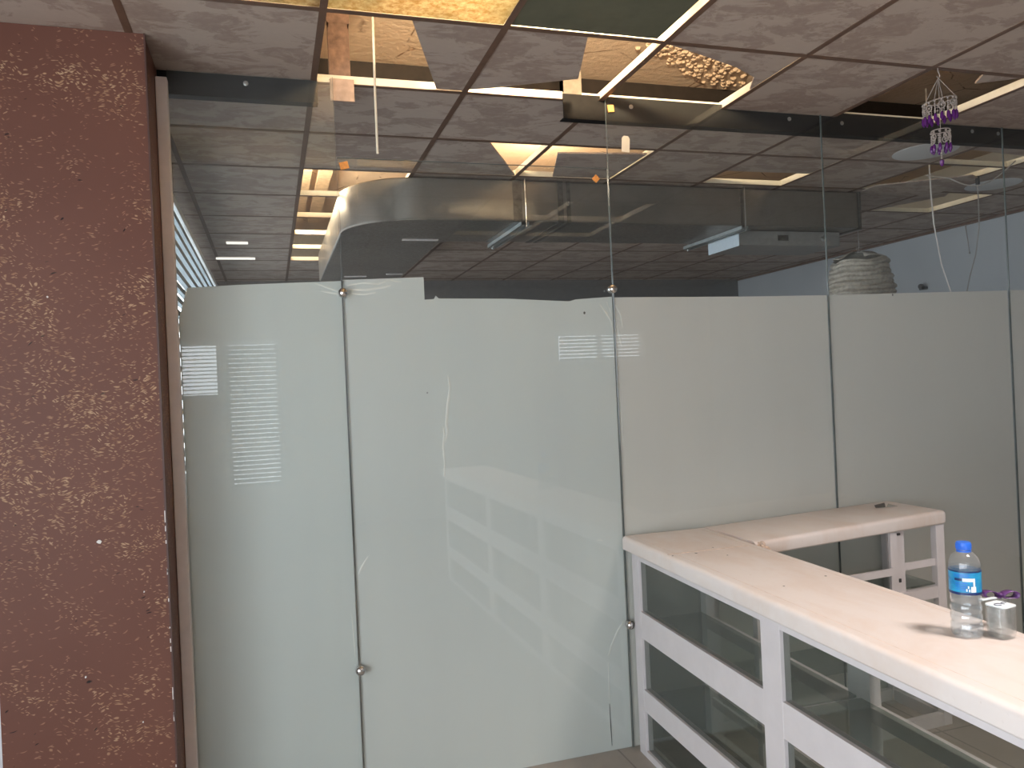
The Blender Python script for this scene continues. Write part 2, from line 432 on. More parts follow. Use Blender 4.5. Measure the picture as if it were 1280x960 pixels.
# ------------------------------------------------------------------ suspended ceiling
HOLES = {(2,-4),(3,-4),(2,-3),(3,-3),(-1,-1),(0,-1),(1,-1),(0,0),(1,0),(2,0),(4,0),(1,2),(2,2),(4,2),(6,1),(6,2),(7,3),(0,3),(0,4),(0,5),(0,6),(0,7)}  # leading bays opened out of view to let the added counter light through
cell = lambda i, j: (X0+S*i+.013, X0+S*(i+1)-.013, Y0+S*j+.013, Y0+S*(j+1)-.013)
mb = MB()
for i in range(-5, 10):
    for j in range(-10, 11):
        if (i, j) in HOLES: continue
        a, b, c, d = cell(i, j)
        if j >= 1: a = max(a, XL2)
        a = max(a, XL); b = min(b, XR-.002); c = max(c, YB); d = min(d, YF-.002)
        if b - a < .02 or d - c < .02: continue
        if i <= -1 and j == 0:
            if b < -.84: d = min(d, 2.98)
        mb.box((a-.004, c-.004, ZC+.001), (b+.004, d+.004, ZC+.009))
struct(mb, 'ceiling', 'ceiling_tile')
def tee(mb, a, b, along):
    (x, y0), (_, y1) = (a, b)
    if along == 'y':
        mb.cur = 0; mb.box((x-.012, y0, ZC-.001), (x+.012, y1, ZC+.001)); mb.cur = 1; mb.box((x-.003, y0, ZC+.001), (x+.003, y1, ZC+.038))
    else:
        mb.cur = 0; mb.box((y0, x-.012, ZC-.0014), (y1, x+.012, ZC+.0006)); mb.cur = 1; mb.box((y0, x-.003, ZC+.001), (y1, x+.003, ZC+.034))
mb = MB()
for i in range(-4, 10):
    x = X0 + S*i
    if x < XL2: tee(mb, (x, YB+.005), (x, 2.99), 'y')
    elif x < XR-.02: tee(mb, (x, YB+.005), (x, YF-.005), 'y')
struct(mb, 'trim_1', ['tee_face', 'tee_web'])
mb = MB()
for j in range(-9, 11):
    y = Y0 + S*j
    if y < YB or y > YF-.02: continue
    tee(mb, (y, XL+.005 if y < 3.0 else XL2+.005), (y, XR-.005), 'x')
struct(mb, 'trim_2', ['tee_face', 'tee_web'])
struct(MB().box((XR-.022, 3.2, ZC-.02), (XR-.001, YF-.01, ZC-.001)), 'trim_3', 'tee_face')

def tile_piece(poly, z, label, tilt=(0,0,0), group=None, mat='ceiling_tile', name='ceiling_tile', cat='ceiling tile'):
    c = Vector((sum(p[0] for p in poly)/len(poly), sum(p[1] for p in poly)/len(poly), z))
    mb = MB(Matrix.Translation(c) @ Matrix.Rotation(tilt[0], 4, 'X') @ Matrix.Rotation(tilt[1], 4, 'Y'))
    mb.prism([(p[0]-c.x, p[1]-c.y) for p in poly], 0, .008)
    return tag(mb.build(name, mat), label, cat, group)
tile_piece([(.492,2.522),(.802,2.522),(.802,3.09),(.690,3.09)], ZC+.002, 'broken ceiling tile with slanted edge beside the rusty strap bracket')
tile_piece([(.815,2.522),(1.112,2.522),(1.222,2.885),(.90,3.045),(.815,3.075)], ZC+.002, 'broken ceiling tile in front of the steel stub bracket, next to a lit gap')
tile_piece([(1.422,2.522),(1.995,2.522),(1.995,2.86),(1.93,2.735),(1.80,2.66),(1.55,2.565)], ZC+.002, 'sagging tile remnant with curved edge under the crumbling plaster')
tile_piece([(.815,3.722),(1.085,3.722),(1.395,4.285),(1.395,4.295),(.815,4.295)], ZC+.002, 'cut ceiling tile beside the bright triangular gap above the duct')
tile_piece([(1.50,3.86),(1.99,3.80),(1.99,4.29),(1.63,4.295)], ZC+.004, 'skewed ceiling tile above the duct, at right of the triangular gap')
tile_piece([(2.622,3.722),(3.195,3.722),(3.195,4.02),(2.622,4.03)], ZC+.002, 'ceiling tile pushed back from a dark slot above the grey duct')
tile_piece([(2.90,2.520),(3.085,2.520),(2.955,2.62)], ZC+.003, 'small triangular tile fragment in the open bay near the beaded hanging', (0,.05,0))
tile_piece([(3.822,3.122),(4.395,3.122),(4.395,3.50),(3.822,3.43)], ZC+.002, 'ceiling tile with ragged end before the dark sagging bay')
tile_piece([(3.83,4.17),(4.30,3.86),(4.395,3.90),(4.395,4.29),(3.83,4.29)], ZC-.02, 'sagging ceiling tile hanging askew below the dark bay', (-.05,.03,0))
tile_piece([(4.42,4.322),(4.60,4.322),(4.66,4.42),(4.44,4.895),(4.42,4.895)], ZC+.002, 'torn ceiling tile strip along the brown open bay by the white wall')
a, b, c, d = cell(0,-1); g = 'light panels over the front of the room'
tile_piece([(a,c),(b,c),(b,d),(a,d)], ZC+.002, 'glowing yellow mottled diffuser panel in the ceiling', (0,0,0), g, 'diffuser_yellow', 'light_panel', 'light panel')
a, b, c, d = cell(-1,-1)
tile_piece([(a,c),(b,c),(b,d),(a,d)], ZC+.002, 'cream lit diffuser panel showing as a thin bright strip above the dark channel', (0,0,0), g, 'diffuser_yellow', 'light_panel', 'light panel')
a, b, c, d = cell(1,-1)
tile_piece([(a,c),(b-.03,c),(b-.03,d-.004),(a,d-.004)], ZC+.002, 'dark green diffuser panel in the ceiling next to the yellow one', (0,0,0), g, 'diffuser_green', 'light_panel', 'light panel')

# the ceiling void: timber beam, boards, rubble
struct(MB().box((XL2, 4.12, ZS-.10), (XR, 4.34, ZS)), 'ceiling_beam', 'dark_timber', 'dark beam under the slab in the ceiling void', 'beam')
for k, (xx, ww) in enumerate(((.16, .09), (.30, .07), (.42, .10))):
    tag(box_obj('timber_board', (xx, 5.1, ZS-.05), (xx+ww, 7.9, ZS-.001), 'pale_timber'), ('pale board fixed under the slab nearest the blinds', 'narrow pale board between two others under the slab', 'broad pale board under the slab above the duct bend')[k], 'board', 'boards in the ceiling void')
mb = MB(); rr = random.Random(5)
for _ in range(420):
    u = rr.random(); x = 2.0 + .75*u + rr.gauss(0, .05); y = 3.45 + .55*rr.random()*(.4+u) + rr.gauss(0,.03)
    r = rr.uniform(.007, .019)
    if y > 4.08: continue
    mb.ball((x, y, ZS-.004), r, 6, (1, rr.uniform(.6,1.1), rr.uniform(.5,.9)))
mb.smooth = False
tag(mb.build('rubble', 'rubble'), 'crumbling pebbly plaster under the slab seen through the open ceiling bay', 'rubble', None, 'stuff')

# ------------------------------------------------------------------ glass partition
def film_wave(pts): return pts
panels = [
 (-.312, .279, 2.795, 'dusty_pane_glass', [(-.309, .0), (.278, .0), (.278, 2.008), (-.10, 1.995), (-.276, 1.985), (-.309, 1.87)], 'tall dusty clear glass panel with frosted lower film beside the brown column'),
 (.283, 1.419, 2.484, 'pane_glass', [(.284, 0), (1.418, 0), (1.418, 1.936), (1.25, 1.926), (1.22, 1.918), (.95, 1.932), (.66, 1.936), (.648, 1.948), (.64, 1.934), (.602, 1.932), (.602, 2.022), (.284, 2.012)], 'shorter open-topped glass panel between the two pairs of steel knobs'),
 (1.423, 2.523, 2.795, 'pane_glass', [(1.424, 0), (2.522, 0), (2.522, 1.932), (2.07, 1.930), (1.424, 1.933)], 'frosted glass panel behind the corner of the white counter'),
 (2.527, 3.633, 2.795, 'pane_glass', [(2.528, 0), (3.632, 0), (3.632, 1.946), (2.95, 1.938), (2.528, 1.933)], 'frosted glass panel behind the free end of the counter, below the beaded hanging'),
 (3.637, 4.741, 2.795, 'pane_glass', [(3.638, 0), (4.740, 0), (4.740, 1.95), (3.638, 1.947)], 'frosted glass panel past the water bottle, next to last before the white wall'),
 (4.745, 5.72, 2.795, 'pane_glass', [(4.746, 0), (5.715, 0), (5.715, 1.95), (4.746, 1.95)], 'frosted glass panel that ends against the white side wall'),
]
PAN = []
for x0, x1, z1, mt, poly, lab in panels:
    p = thing('glass_screen', lab, 'glass screen', ((x0+x1)/2, GY, 0), 'glass panels of the partition')
    mb = MB(); mb.box((x0, GY, 0.001), (x1, GY+.006, z1)); mb.build('pane', mt, p)
    mb = MB(); mb.prism(poly, GY+.0095, GY+.0105, 'y'); f = mb.build('frosted_film', 'frosted_film' if x0 < 1.4 else 'frosted_film_beige', p)
    mb = MB(); mb.box((x0-.0003, GY-.0003, 0.001), (x0+.0003, GY+.0062, z1)); mb.box((x1-.0003, GY-.0005, 0.001), (x1+.0003, GY+.0062, z1))
    if z1 < 2.6: mb.box((x0, GY-.0005, z1-.001), (x1, GY+.0062, z1+.0004))
    mb.build('pane_edge', 'glass_edge', p)
    PAN.append((p, f))
# creases in the film
def crease(idx, lines):
    for pts, r in lines:
        mb = MB(); n = len(pts); mb.tube([(x, GY+.0090, z) for x, z in pts], [r*(.35 + .65*math.sin(PI*(i+.5)/n)) for i in range(n)], 5)
        for k in range(len(mb.v)): mb.v[k].y = GY + .0086 + (mb.v[k].y - GY - .0090)*.3
        mb.build('crease', 'film_crease', PAN[idx][1])
crease(1, [([(.683,1.625),(.690,1.58),(.676,1.50),(.668,1.43),(.672,1.395),(.660,1.36)], .006), ([(.655,1.42),(.658,1.39),(.651,1.34),(.654,1.28),(.650,1.22)], .005),
           ([(.300,1.99),(.36,2.0),(.42,1.995),(.45,2.005)], .004), ([(.30,1.975),(.37,1.972),(.44,1.982),(.47,1.99)], .005), ([(.30,1.96),(.36,1.955),(.41,1.962)], .004), ([(.47,2.01),(.49,2.005),(.51,2.004)], .003),
           ([(1.36,1.905),(1.385,1.87),(1.41,1.83),(1.413,1.78)], .004), ([(1.39,1.915),(1.405,1.88),(1.413,1.85)], .003),
           ([(1.408,.545),(1.375,.505),(1.345,.45),(1.325,.40)], .0035), ([(1.325,.375),(1.323,.30),(1.322,.2)], .0025), ([(.295,.87),(.31,.90),(.335,.935)], .004),
           ([(1.295,.90),(1.31,.90),(1.325,.895)], .003)])
crease(0, [([(.18,2.0),(.22,1.985),(.27,1.965)], .004), ([(.20,1.97),(.24,1.962),(.274,1.955)], .004), ([(.262,.72),(.266,.62),(.268,.55)], .003)])
crease(2, [([(1.43,1.90),(1.455,1.86),(1.462,1.80)], .004), ([(1.428,1.85),(1.44,1.79),(1.455,1.72)], .004), ([(1.432,1.55),(1.436,1.45),(1.438,1.30)], .003)])
mb = MB()
for px, pz, r in ((1.287,1.868,.005), (.596,1.56,.0025), (2.905, 1.93, .004)):
    mb.prism([(px+r*math.cos(a), pz+r*1.3*math.sin(a)) for a in (0,1,2,3,4,5)], GY+.0088, GY+.0094, 'y')
    idx = 1 if px < 1.4 else 3
    mb.build('speck', 'scrap_dark', PAN[idx][1]); mb = MB()
s_ = MB().tube([(1.322,GY+.0086,.20),(1.3235,GY+.0086,.10),(1.325,GY+.0086,.02)], [.0012,.002,.001], 5).build('slit', 'cable_dark', PAN[1][1]); s_['label'] = 'dark slit in the film'
# stickers and paper tag on the panes
def quad(c, w_, h_, ang, thick=.006, y=GY-.006):
    pts = [(-w_/2,-h_/2),(w_/2,-h_/2),(w_/2,h_/2),(-w_/2,h_/2)]
    return MB().prism([(c[0]+p[0]*math.cos(ang)-p[1]*math.sin(ang), c[1]+p[0]*math.sin(ang)+p[1]*math.cos(ang)) for p in pts], y, y+thick, 'y')
s_ = quad((.308, 2.453), .034, .028, .25).build('foam_sticker', 'orange_foam', PAN[1][0], .001); s_['label'] = 'orange foam sticker'
s_ = quad((1.362, 2.438), .026, .026, .785).build('foam_sticker', 'orange_foam', PAN[1][0], .001)
s_ = quad((1.446, 2.743), .028, .030, .1).build('foam_sticker', 'orange_foam', PAN[2][0], .001); s_['label'] = 'orange foam sticker'
mb = MB(); 
cxx, czz = 1.509, 2.594
mb.prism([(cxx-.020,czz-.034),(cxx+.017,czz-.036),(cxx+.021,czz+.022),(cxx+.014,czz+.034),(cxx-.006,czz+.036),(cxx-.016,czz+.026)], GY-.0015, GY-.0002, 'y')
mb.build('paper_tag', 'paper_cream', PAN[2][0])['label'] = 'cream paper tag'
# round steel knobs where two panes meet
for x, z, lab in ((.281, 1.958, 'steel knob at the film top on the seam nearer the column'), (.283, .508, 'lower steel knob on the seam nearer the column'),
                  (1.409, 1.965, 'steel knob at the film top on the seam above the counter end'), (1.421, .531, 'lower steel knob beside the white counter end')):
    kx = x
    k = thing('glass_connector', lab, 'glass connector', (kx, GY, z-.019), 'steel knobs on the glass seams')
    MB().lathe([(.002,-.038),(.012,-.036),(.018,-.029),(.0195,-.02),(.017,-.011),(.011,-.006),(.011,-.0012)], (kx, GY, z), 24, 'y').build('ball', 'chrome', k)
    MB().lathe([(.016,-.0012),(.016,-.0006)], (kx, GY, z), 24, 'y').build('flange', 'bolt', k)
# cream edge profile beside the column
mb = MB(); mb.box((-.347, 3.028, 0), (-.308, 3.072, 2.735))
tag(mb.build('edge_profile', 'cream_profile', None, .003), 'cream upright profile between the brown column and the glass', 'profile')
# black steel channels
def channel(x0, x1, label):
    c = thing('steel_channel', label, 'steel channel', ((x0+x1)/2, GY+.02, 2.695), 'black steel channels over the glass')
    mb = MB(); mb.box((x0, GY+.0130, 2.698), (x1, GY+.0170, 2.800)); mb.box((x0, GY+.0130, 2.695), (x1, GY+.060, 2.699)); mb.build('web', 'black_steel', c)
    return c
cl = channel(-.347, .222, 'short black steel channel over the tall dusty pane')
cr_ = channel(1.234, XR-.01, 'long black steel channel running behind the beaded hanging')
def bolt(x, z, par, r=.0095):
    MB().lathe([(r,.0130),(r,.0105),(r*.6,.0095),(.0005,.0095)], (x, GY, z), 16, 'y').build('bolt', 'bolt', par)
bolt(-.04, 2.752, cl)
for x, z in ((1.55, 2.762), (2.36, 2.755), (2.655, 2.752), (3.45, 2.755), (3.62, 2.752)): bolt(x, z, cr_)
b = thing('strap_bracket', 'rusty brown steel strap bracket hanging through the open ceiling bay', 'bracket', (.31, GY+.02, 2.705))
mb = MB(); mb.box((.270, GY+.030, 2.79), (.352, GY+.034, 3.02)); mb.box((.270, GY+.030, 3.0), (.276, GY+.05, 3.02)); mb.box((.346, GY+.030, 3.0), (.352, GY+.05, 3.02))
mb.box((.270, GY+.034, 2.79), (.274, GY+.055, 3.02)); mb.box((.348, GY+.034, 2.79), (.352, GY+.055, 3.02)); mb.build('strap', 'rusty_steel', b, .001)
mb = MB(); mb.box((.270, GY+.012, 2.708), (.362, GY+.030, 2.795)); mb.build('foot_plate', 'foot_steel', b, .002)
mb = MB()
for k in range(14): mb.ball((.272+k*.006, GY+.030, 2.793+random.uniform(-.002,.002)), .004, 6)
mb.build('weld', 'dark_timber', b)
tag(MB().box((.268, GY+.03, 3.02), (.355, GY+.06, ZS-.001)).build('support_post', 'rusty_steel'), 'steel post under the slab that holds the strap bracket', 'post')
mb = MB(); mb.box((1.240, GY+.014, 2.790), (1.322, GY+.018, 2.90)); mb.box((1.240, GY+.018, 2.790), (1.244, GY+.06, 2.90)); mb.box((1.240, GY+.018, 2.8), (1.244, GY+.06, ZS-.001)); mb.box((1.318, GY+.018, 2.8), (1.322, GY+.06, ZS-.001))
tag(mb.build('stub_bracket', 'stub_steel'), 'grey steel stub bracket at the near end of the long black channel', 'bracket')
tag(MB().tube([(.393, 2.75, 2.407), (.394, 2.75, 2.62), (.397, 2.75, 2.86), (.398, 2.75, ZS)], .0042, 8).build('hanging_rod', 'paper_cream'), 'thin cream rod hanging from the open ceiling bay beside the bracket', 'rod')

# ------------------------------------------------------------------ far room: duct, lamp, cables
du = thing('air_duct', 'large grey foil covered air duct with a rounded bend above the frosted film', 'air duct', (2.1, 4.7, 2.53))
ZD0, ZD1 = 2.530, 2.772
outer = [(3.85, 4.36)] + [(3.85-.3*k, 4.36) for k in range(1, 10)] + [(.44+.42*(1-math.sin(PI/2*k/12)), 4.36+.42*(1-math.cos(PI/2*k/12))) for k in range(0, 13)][0:]
arc = [(.44+.44-.44*math.sin(PI/2*k/14), 4.36+.44-.44*math.cos(PI/2*k/14)) for k in range(15)]
poly = [(3.85, 4.36)] + arc + [(.44, 6.9), (1.10, 6.9), (1.10, 5.10)] + [(1.10+.1*(1-math.cos(PI/2*k/5)), 5.10-.1*math.sin(PI/2*k/5)) for k in range(1, 6)] + [(3.85, 5.0)]
mb = MB(); mb.prism(poly, ZD0, ZD1); mb.smooth = True
mb.build('duct_body', 'duct_foil', du, .008)
for x, w_ in ((1.40, .055), (1.68, .035), (1.735, .025), (2.93, .02)):
    mb = MB(); mb.box((x, 4.357, ZD0-.002), (x+w_, 4.36, ZD1)); mb.box((x, 4.357, ZD0-.004), (x+w_, 5.0, ZD0-.0005)); mb.build('tape_joint', 'duct_tape', du)
mb = MB(); mb.box((3.85, 4.352, ZD0-.01), (3.868, 5.008, ZD1+.002)); mb.build('end_flange', 'duct_tape', du)
mb = MB()
for k in range(len(arc)-1):
    (x0, y0), (x1, y1) = arc[k], arc[k+1]
    mb.add([(x0, y0-.003, ZD0-.002), (x1, y1-.003, ZD0-.002), (x1, y1-.003, ZD0+.004), (x0, y0-.003, ZD0+.004), (x0+.004, y0+.01, ZD0-.002), (x1+.004, y1+.01, ZD0-.002), (x1+.004, y1+.01, ZD0+.004), (x0+.004, y0+.01, ZD0+.004)],
           [(0,1,2,3),(7,6,5,4),(0,4,5,1),(3,2,6,7),(0,3,7,4),(1,5,6,2)])
mb.build('bend_seam', 'duct_foil', du)
for x0, x1, y in ((.84, 1.07, 4.93), (.62, .80, 6.55), (.95, 1.08, 6.42)):
    MB().box((x0, y, ZD0-.006), (x1, y+.035, ZD0-.0004)).build('slot', 'reflection_white', du)  # white bars painted on the duct for lamp reflections in the glass
def hanger(xa, xb, lab):
    h = thing('duct_hanger', lab, 'hanger', (xa, 4.7, 2.50), 'steel hangers under the duct')
    for dx in (0, .045):
        d = Vector((xb-xa, .74, 0)); mb = MB()
        mb.box((xa+dx, 4.33, 2.500), (xa+dx+.022, 5.07, 2.503)); mb.box((xa+dx, 4.33, 2.500), (xa+dx+.003, 5.07, 2.524)); mb.build('rail', 'galvanised', h)
    for y in (4.335, 5.06): MB().tube([(xa+.034, y, 2.49), (xa+.034, y, 2.776)], .004, 6).build('threaded_rod', 'bolt', h)
    MB().lathe([(.009, -.004), (.009, .004)], (xa+.034, 5.06, 2.497), 6).build('nut', 'bolt', h)
hanger(1.435, 1.46, 'pair of steel rails under the duct near its bend')
hanger(2.915, 2.94, 'pair of steel rails under the duct beside the pale box end')
bx = thing('duct_box', 'small grey supply box with pale blue end under the duct', 'duct box', (3.4, 4.67, 2.43))
MB().box((2.998, 4.49, 2.430), (3.80, 4.86, 2.5265)).build('box_body', 'box_grey', bx, .003)
mb = MB(); mb.box((2.994, 4.486, 2.426), (2.9975, 4.864, 2.5275)); mb.build('end_plate', 'box_end_lit', bx)  # pale end colour carries the bluish light falling on that side
mb = MB(); mb.box((3.30, 4.486, 2.462), (3.38, 4.4895, 2.500))
for k in range(3): mb.box((3.305, 4.482, 2.467+k*.011), (3.375, 4.486, 2.472+k*.011))
mb.build('vent_grille', 'duct_tape', bx)
mb = MB(); mb.lathe([(.018, .0), (.014, -.012), (.0005, -.014)], (3.66, 4.489, 2.478), 14, 'y'); mb.build('knob', 'bolt', bx)
for (x, y, lab) in ((3.567, 3.50, 'round white ceiling light behind the beaded hanging'), (4.72, 4.08, 'round white ceiling light nearer the white wall')):
    l = thing('ceiling_light', lab, 'ceiling light', (x, y, ZC-.004), 'round ceiling lights')
    MB().lathe([(.165,.003),(.165,-.001),(.158,-.003),(.001,-.003)], (x, y, ZC), 40).build('lens', 'lamp_white', l)
    MB().lathe([(.168,.0035),(.170,.0),(.168,-.002),(.163,-.002)], (x, y, ZC), 40, cap=False).build('rim', 'lamp_white', l)
for x0, x1, y, lab in ((-.28, -.12, 6.42, 'short glowing bar standing in for a lamp reflection beside the blinds, nearer one'), (-.40, -.08, 7.15, 'long glowing bar standing in for a lamp reflection beside the blinds, farther one')):
    tag(MB().box((x0, y, ZC-.012), (x1, y+.05, ZC-.0015)).build('reflection_bar', 'reflection_glow'), lab, 'ceiling light', 'stand-in reflection bars')  # glowing bars placed where lamps would mirror in the glass

pe = thing('pendant_lamp', 'ribbed woven pendant lampshade hanging on a cord near the duct end', 'pendant lamp', (3.90, 4.42, 2.0))
PX, PY = 3.895, 4.42
mb = MB(); n = 40; rows = 60; vs = []; fs = []
for i in range(rows+1):
    f = i/rows; z = 1.98 + .345*f
    r = .218 - .048*f**1.3 + .007*math.sin(i*1.05)
    for k in range(n):
        a = 2*PI*k/n
        wv = .006*math.sin(3*a + f*9) + .006*math.sin(i*.62 + 2.2*math.sin(2*a+.4)) + .003*math.sin(7*a + i*.7)
        dz = .016*math.sin(a+1.0)*f + .008*math.sin(4*a)*f
        vs.append((PX+(r+wv)*math.cos(a), PY+(r+wv)*math.sin(a), z+dz))
for i in range(rows):
    for k in range(n): fs.append((i*n+k, i*n+(k+1) % n, (i+1)*n+(k+1) % n, (i+1)*n+k))
mb.add(vs, fs); mb.smooth = True
o = mb.build('shade', 'pendant_weave', pe); sm = o.modifiers.new('thick', 'SOLIDIFY'); sm.thickness = .006; sm.offset = -1
mb = MB(); nn = 24; vs = []; fs = []
for i in range(6):
    f = i/5; r = .17*(1-f)+.03*f; z = 2.325 + .055*math.sin(f*PI/2)
    for k in range(nn):
        a = 2*PI*k/nn; vs.append((PX+.0+r*math.cos(a)*(1+.08*math.sin(5*a)), PY+r*math.sin(a), z+.014*math.sin(3*a+i)*(1-f)))
for i in range(5):
    for k in range(nn): 
        if k in (12,13,14,15): continue
        fs.append((i*nn+k, i*nn+(k+1) % nn, (i+1)*nn+(k+1) % nn, (i+1)*nn+k))
mb.add(vs, fs); mb.smooth = True; o = mb.build('crown', 'pendant_weave', pe); sm = o.modifiers.new('thick', 'SOLIDIFY'); sm.thickness = .004
MB().tube([(PX, PY, 2.38), (PX-.002, PY, 2.55), (PX, PY, ZC-.001)], .003, 6).build('cord', 'cord_grey', pe)
MB().tube([(PX+.02*math.cos(a*.5), PY, 2.40+.02*math.sin(a*.5)) for a in range(13)], .0025, 6).build('hanging_loop', 'cord_grey', pe)
MB().tube([(PX+.2, PY-.05, 2.33), (PX+.18, PY-.06, 2.15), (PX+.22, PY-.06, 2.0)], .003, 5).build('edge_wire', 'cord_grey', pe)

g = 'loose cables by the right hand wall'
tag(MB().tube([(3.97,3.87,ZS),(3.97,3.87,2.779),(3.975,3.87,2.62),(3.98,3.865,2.46),(3.985,3.86,2.40),(4.0,3.84,2.2),(4.02,3.80,2.03),(4.03,3.79,1.9)], .0045, 6).build('hanging_cable', 'cable_white'), 'pale cable hanging straight from the dark ceiling bay', 'cable', g)
tag(MB().tube([(4.38,3.90,2.779),(4.385,3.90,2.6),(4.38,3.90,2.45),(4.365,3.92,2.28),(4.34,3.95,2.14),(4.33,3.98,2.0),(4.33,3.98,1.9)], .004, 6).build('hanging_cable', 'cord_grey'), 'grey cable curving down from the bright tee edge', 'cable', g)
tag(MB().tube([(4.385,3.90,2.725),(4.384,3.90,2.778)], .012, 8).build('cable_clip', 'cable_dark'), 'black clip where the grey cable meets the ceiling', 'clip')
pts = []
for k in range(15):
    f = k/14; pts.append((3.60+.70*f, 3.38+.18*f, 2.60+.175*f - .10*math.sin(PI*f)**1.0*(1-.3*f)))
tag(MB().tube(pts, .0035, 6).build('loose_wire', 'cable_white'), 'thin pale wire drooping in a curve beside the beaded hanging', 'wire')
tag(MB().tube([(3.40,3.34,2.597),(3.60,3.38,2.6)], .003, 6).build('loose_wire', 'cable_white'), 'short straight pale wire end behind the beaded hanging', 'wire')
tag(MB().tube([(5.69,5.2,2.758),(5.70,5.19,2.62),(5.70,5.18,2.53),(5.70,5.18,2.51)], [.006,.004,.004,.010], 6).build('pull_cord', 'cord_grey'), 'short grey pull cord at the top of the white wall', 'cord')
wf = thing('wall_fixture', 'small black fitting on the pale wall just above the film', 'fitting', (5.72, 5.70, 2.27))
MB().box((5.705, 5.66, 2.27), (5.729, 5.74, 2.295)).build('base_plate', 'cable_dark', wf, .003)
MB().ball((5.69, 5.70, 2.30), .026, 12).build('knob', 'cable_dark', wf)

# side window blinds of the far room and the windows behind the camera
def blind(name, axis, pos, a0, a1, z0, z1, pitch, ang, label, slat=.05, mat='blind_slat', lip=0):
    b = thing(name, label, 'window blind', ((pos, (a0+a1)/2, z0) if axis == 'x' else ((a0+a1)/2, pos, z0)), 'horizontal blinds at the windows')
    mb = MB(); nz = int((z1-z0-.05)/pitch); c, s = math.cos(ang)*slat/2, math.sin(ang)*slat/2
    for k in range(nz):
        z = z1 - .05 - pitch*(k+.5)
        if axis == 'x': mb.add([(pos-c,a0,z-s),(pos-c,a1,z-s),(pos+c,a1,z+s),(pos+c,a0,z+s),(pos-c,a0,z-s+.0015),(pos-c,a1,z-s+.0015),(pos+c,a1,z+s+.0015),(pos+c,a0,z+s+.0015)], [(0,1,2,3),(7,6,5,4),(0,4,5,1),(1,5,6,2),(2,6,7,3),(3,7,4,0)])
        else: mb.add([(a0,pos-c,z-s),(a1,pos-c,z-s),(a1,pos+c,z+s),(a0,pos+c,z+s),(a0,pos-c,z-s+.0015),(a1,pos-c,z-s+.0015),(a1,pos+c,z+s+.0015),(a0,pos+c,z+s+.0015)], [(0,1,2,3),(7,6,5,4),(0,4,5,1),(1,5,6,2),(2,6,7,3),(3,7,4,0)])
    if lip:
        for k in range(nz):
            z = z1 - .05 - pitch*(k+.5) + s; mb.box((pos+c-.002, a0, z-lip), (pos+c, a1, z))
    mb.build('slats', mat, b)
    mb = MB()
    if axis == 'x': mb.box((pos-.025, a0, z1-.045), (pos+.025, a1, z1))
    else: mb.box((a0, pos-.025, z1-.045), (a1, pos+.025, z1))
    mb.build('head_rail', 'blind_slat', b)
blind('window_blind', 'x', -.47, 3.85, 8.15, .95, 2.66, .075, .2, 'pale horizontal blind along the side window beyond the dusty pane', .045, 'blind_slat_blue', .03)
blind('window_blind', 'y', -3.15, -1.05, -.53, 1.58, 2.2, .042, .35, 'open slatted blind in the narrow window behind the viewer', .030, 'blind_slat_grey')
blind('window_blind', 'y', -3.15, -.48, .11, .52, 2.2, .05, 1.15, 'nearly closed slatted blind in the tall window behind the viewer', .046, 'blind_slat_grey')
blind('window_blind', 'y', -3.15, 3.52, 4.72, 1.82, 2.2, .045, 1.0, 'slatted blind in the wide window behind the counter', .040, 'blind_slat_grey')
def win_frame(name, axis, pos, a0, a1, z0, z1, mull=()):
    mb = MB(); t_ = .05
    def bar(p0, p1, q0, q1):
        if axis == 'x': mb.box((pos, p0, q0), (pos+.05, p1, q1))
        else: mb.box((p0, pos, q0), (p1, pos+.05, q1))
    bar(a0, a1, z0, z0+t_); bar(a0, a1, z1-t_, z1); bar(a0, a0+t_, z0+t_, z1-t_); bar(a1-t_, a1, z0+t_, z1-t_)
    for q in mull: bar(q-.03, q+.03, z0+t_, z1-t_)
    return struct(mb, name, 'window_frame')
win_frame('window_1', 'x', XL-.09, -3.0, 1.0, .1, 2.5, (-1.7, -.4))
win_frame('added_opening', 'y', YB-.1, -2.3, -1.18, .1, 2.6)  # hidden opening added to brighten the film from the front
win_frame('window_2', 'y', YB-.1, -1.06, -.52, 1.56, 2.22)
win_frame('window_3', 'y', YB-.1, -.49, .12, .5, 2.22)
win_frame('window_4', 'y', YB-.1, 3.5, 4.75, 1.8, 2.22, (4.12,))
win_frame('window_5', 'x', XL2-.1, 3.8, 8.2, .9, 2.62, (5.2, 6.7))

# ------------------------------------------------------------------ beaded hanging
CX, CY = 2.63, 2.50
ch = thing('bead_chime', 'white and purple beaded two-tier hanging below the open ceiling bay', 'bead hanging', (CX, CY, 2.385))
MB().tube([(CX, CY, ZC-.002), (CX, CY, 2.765), (CX+.006, CY, 2.755), (CX+.008, CY, 2.745), (CX, CY, 2.738), (CX-.008, CY, 2.745)], .0022, 6).build('hook', 'bead_white', ch)
R1, R2 = .060, .034
tl_ = lambda x: 2.645 + .16*(x-CX)       # the upper ring hangs a little askew
for a in (.5, 2.0, 3.6, 5.2):
    x, y = CX+R1*math.cos(a), CY+R1*math.sin(a)
    MB().tube([(CX, CY, 2.738), (x, y, tl_(x))], .0014, 5).build('cord', 'bead_white', ch)
MB().tube([(CX+R1*math.cos(a/24*2*PI), CY+R1*math.sin(a/24*2*PI), tl_(CX+R1*math.cos(a/24*2*PI))) for a in range(24)], .002, 6, True).build('ring', 'bead_white', ch)
MB().tube([(CX+R2*math.cos(a/20*2*PI), CY+R2*math.sin(a/20*2*PI), 2.525) for a in range(20)], .002, 6, True).build('ring', 'bead_white', ch)
MB().tube([(CX, CY, 2.738), (CX, CY, 2.395)], .0012, 5).build('centre_cord', 'bead_white', ch)
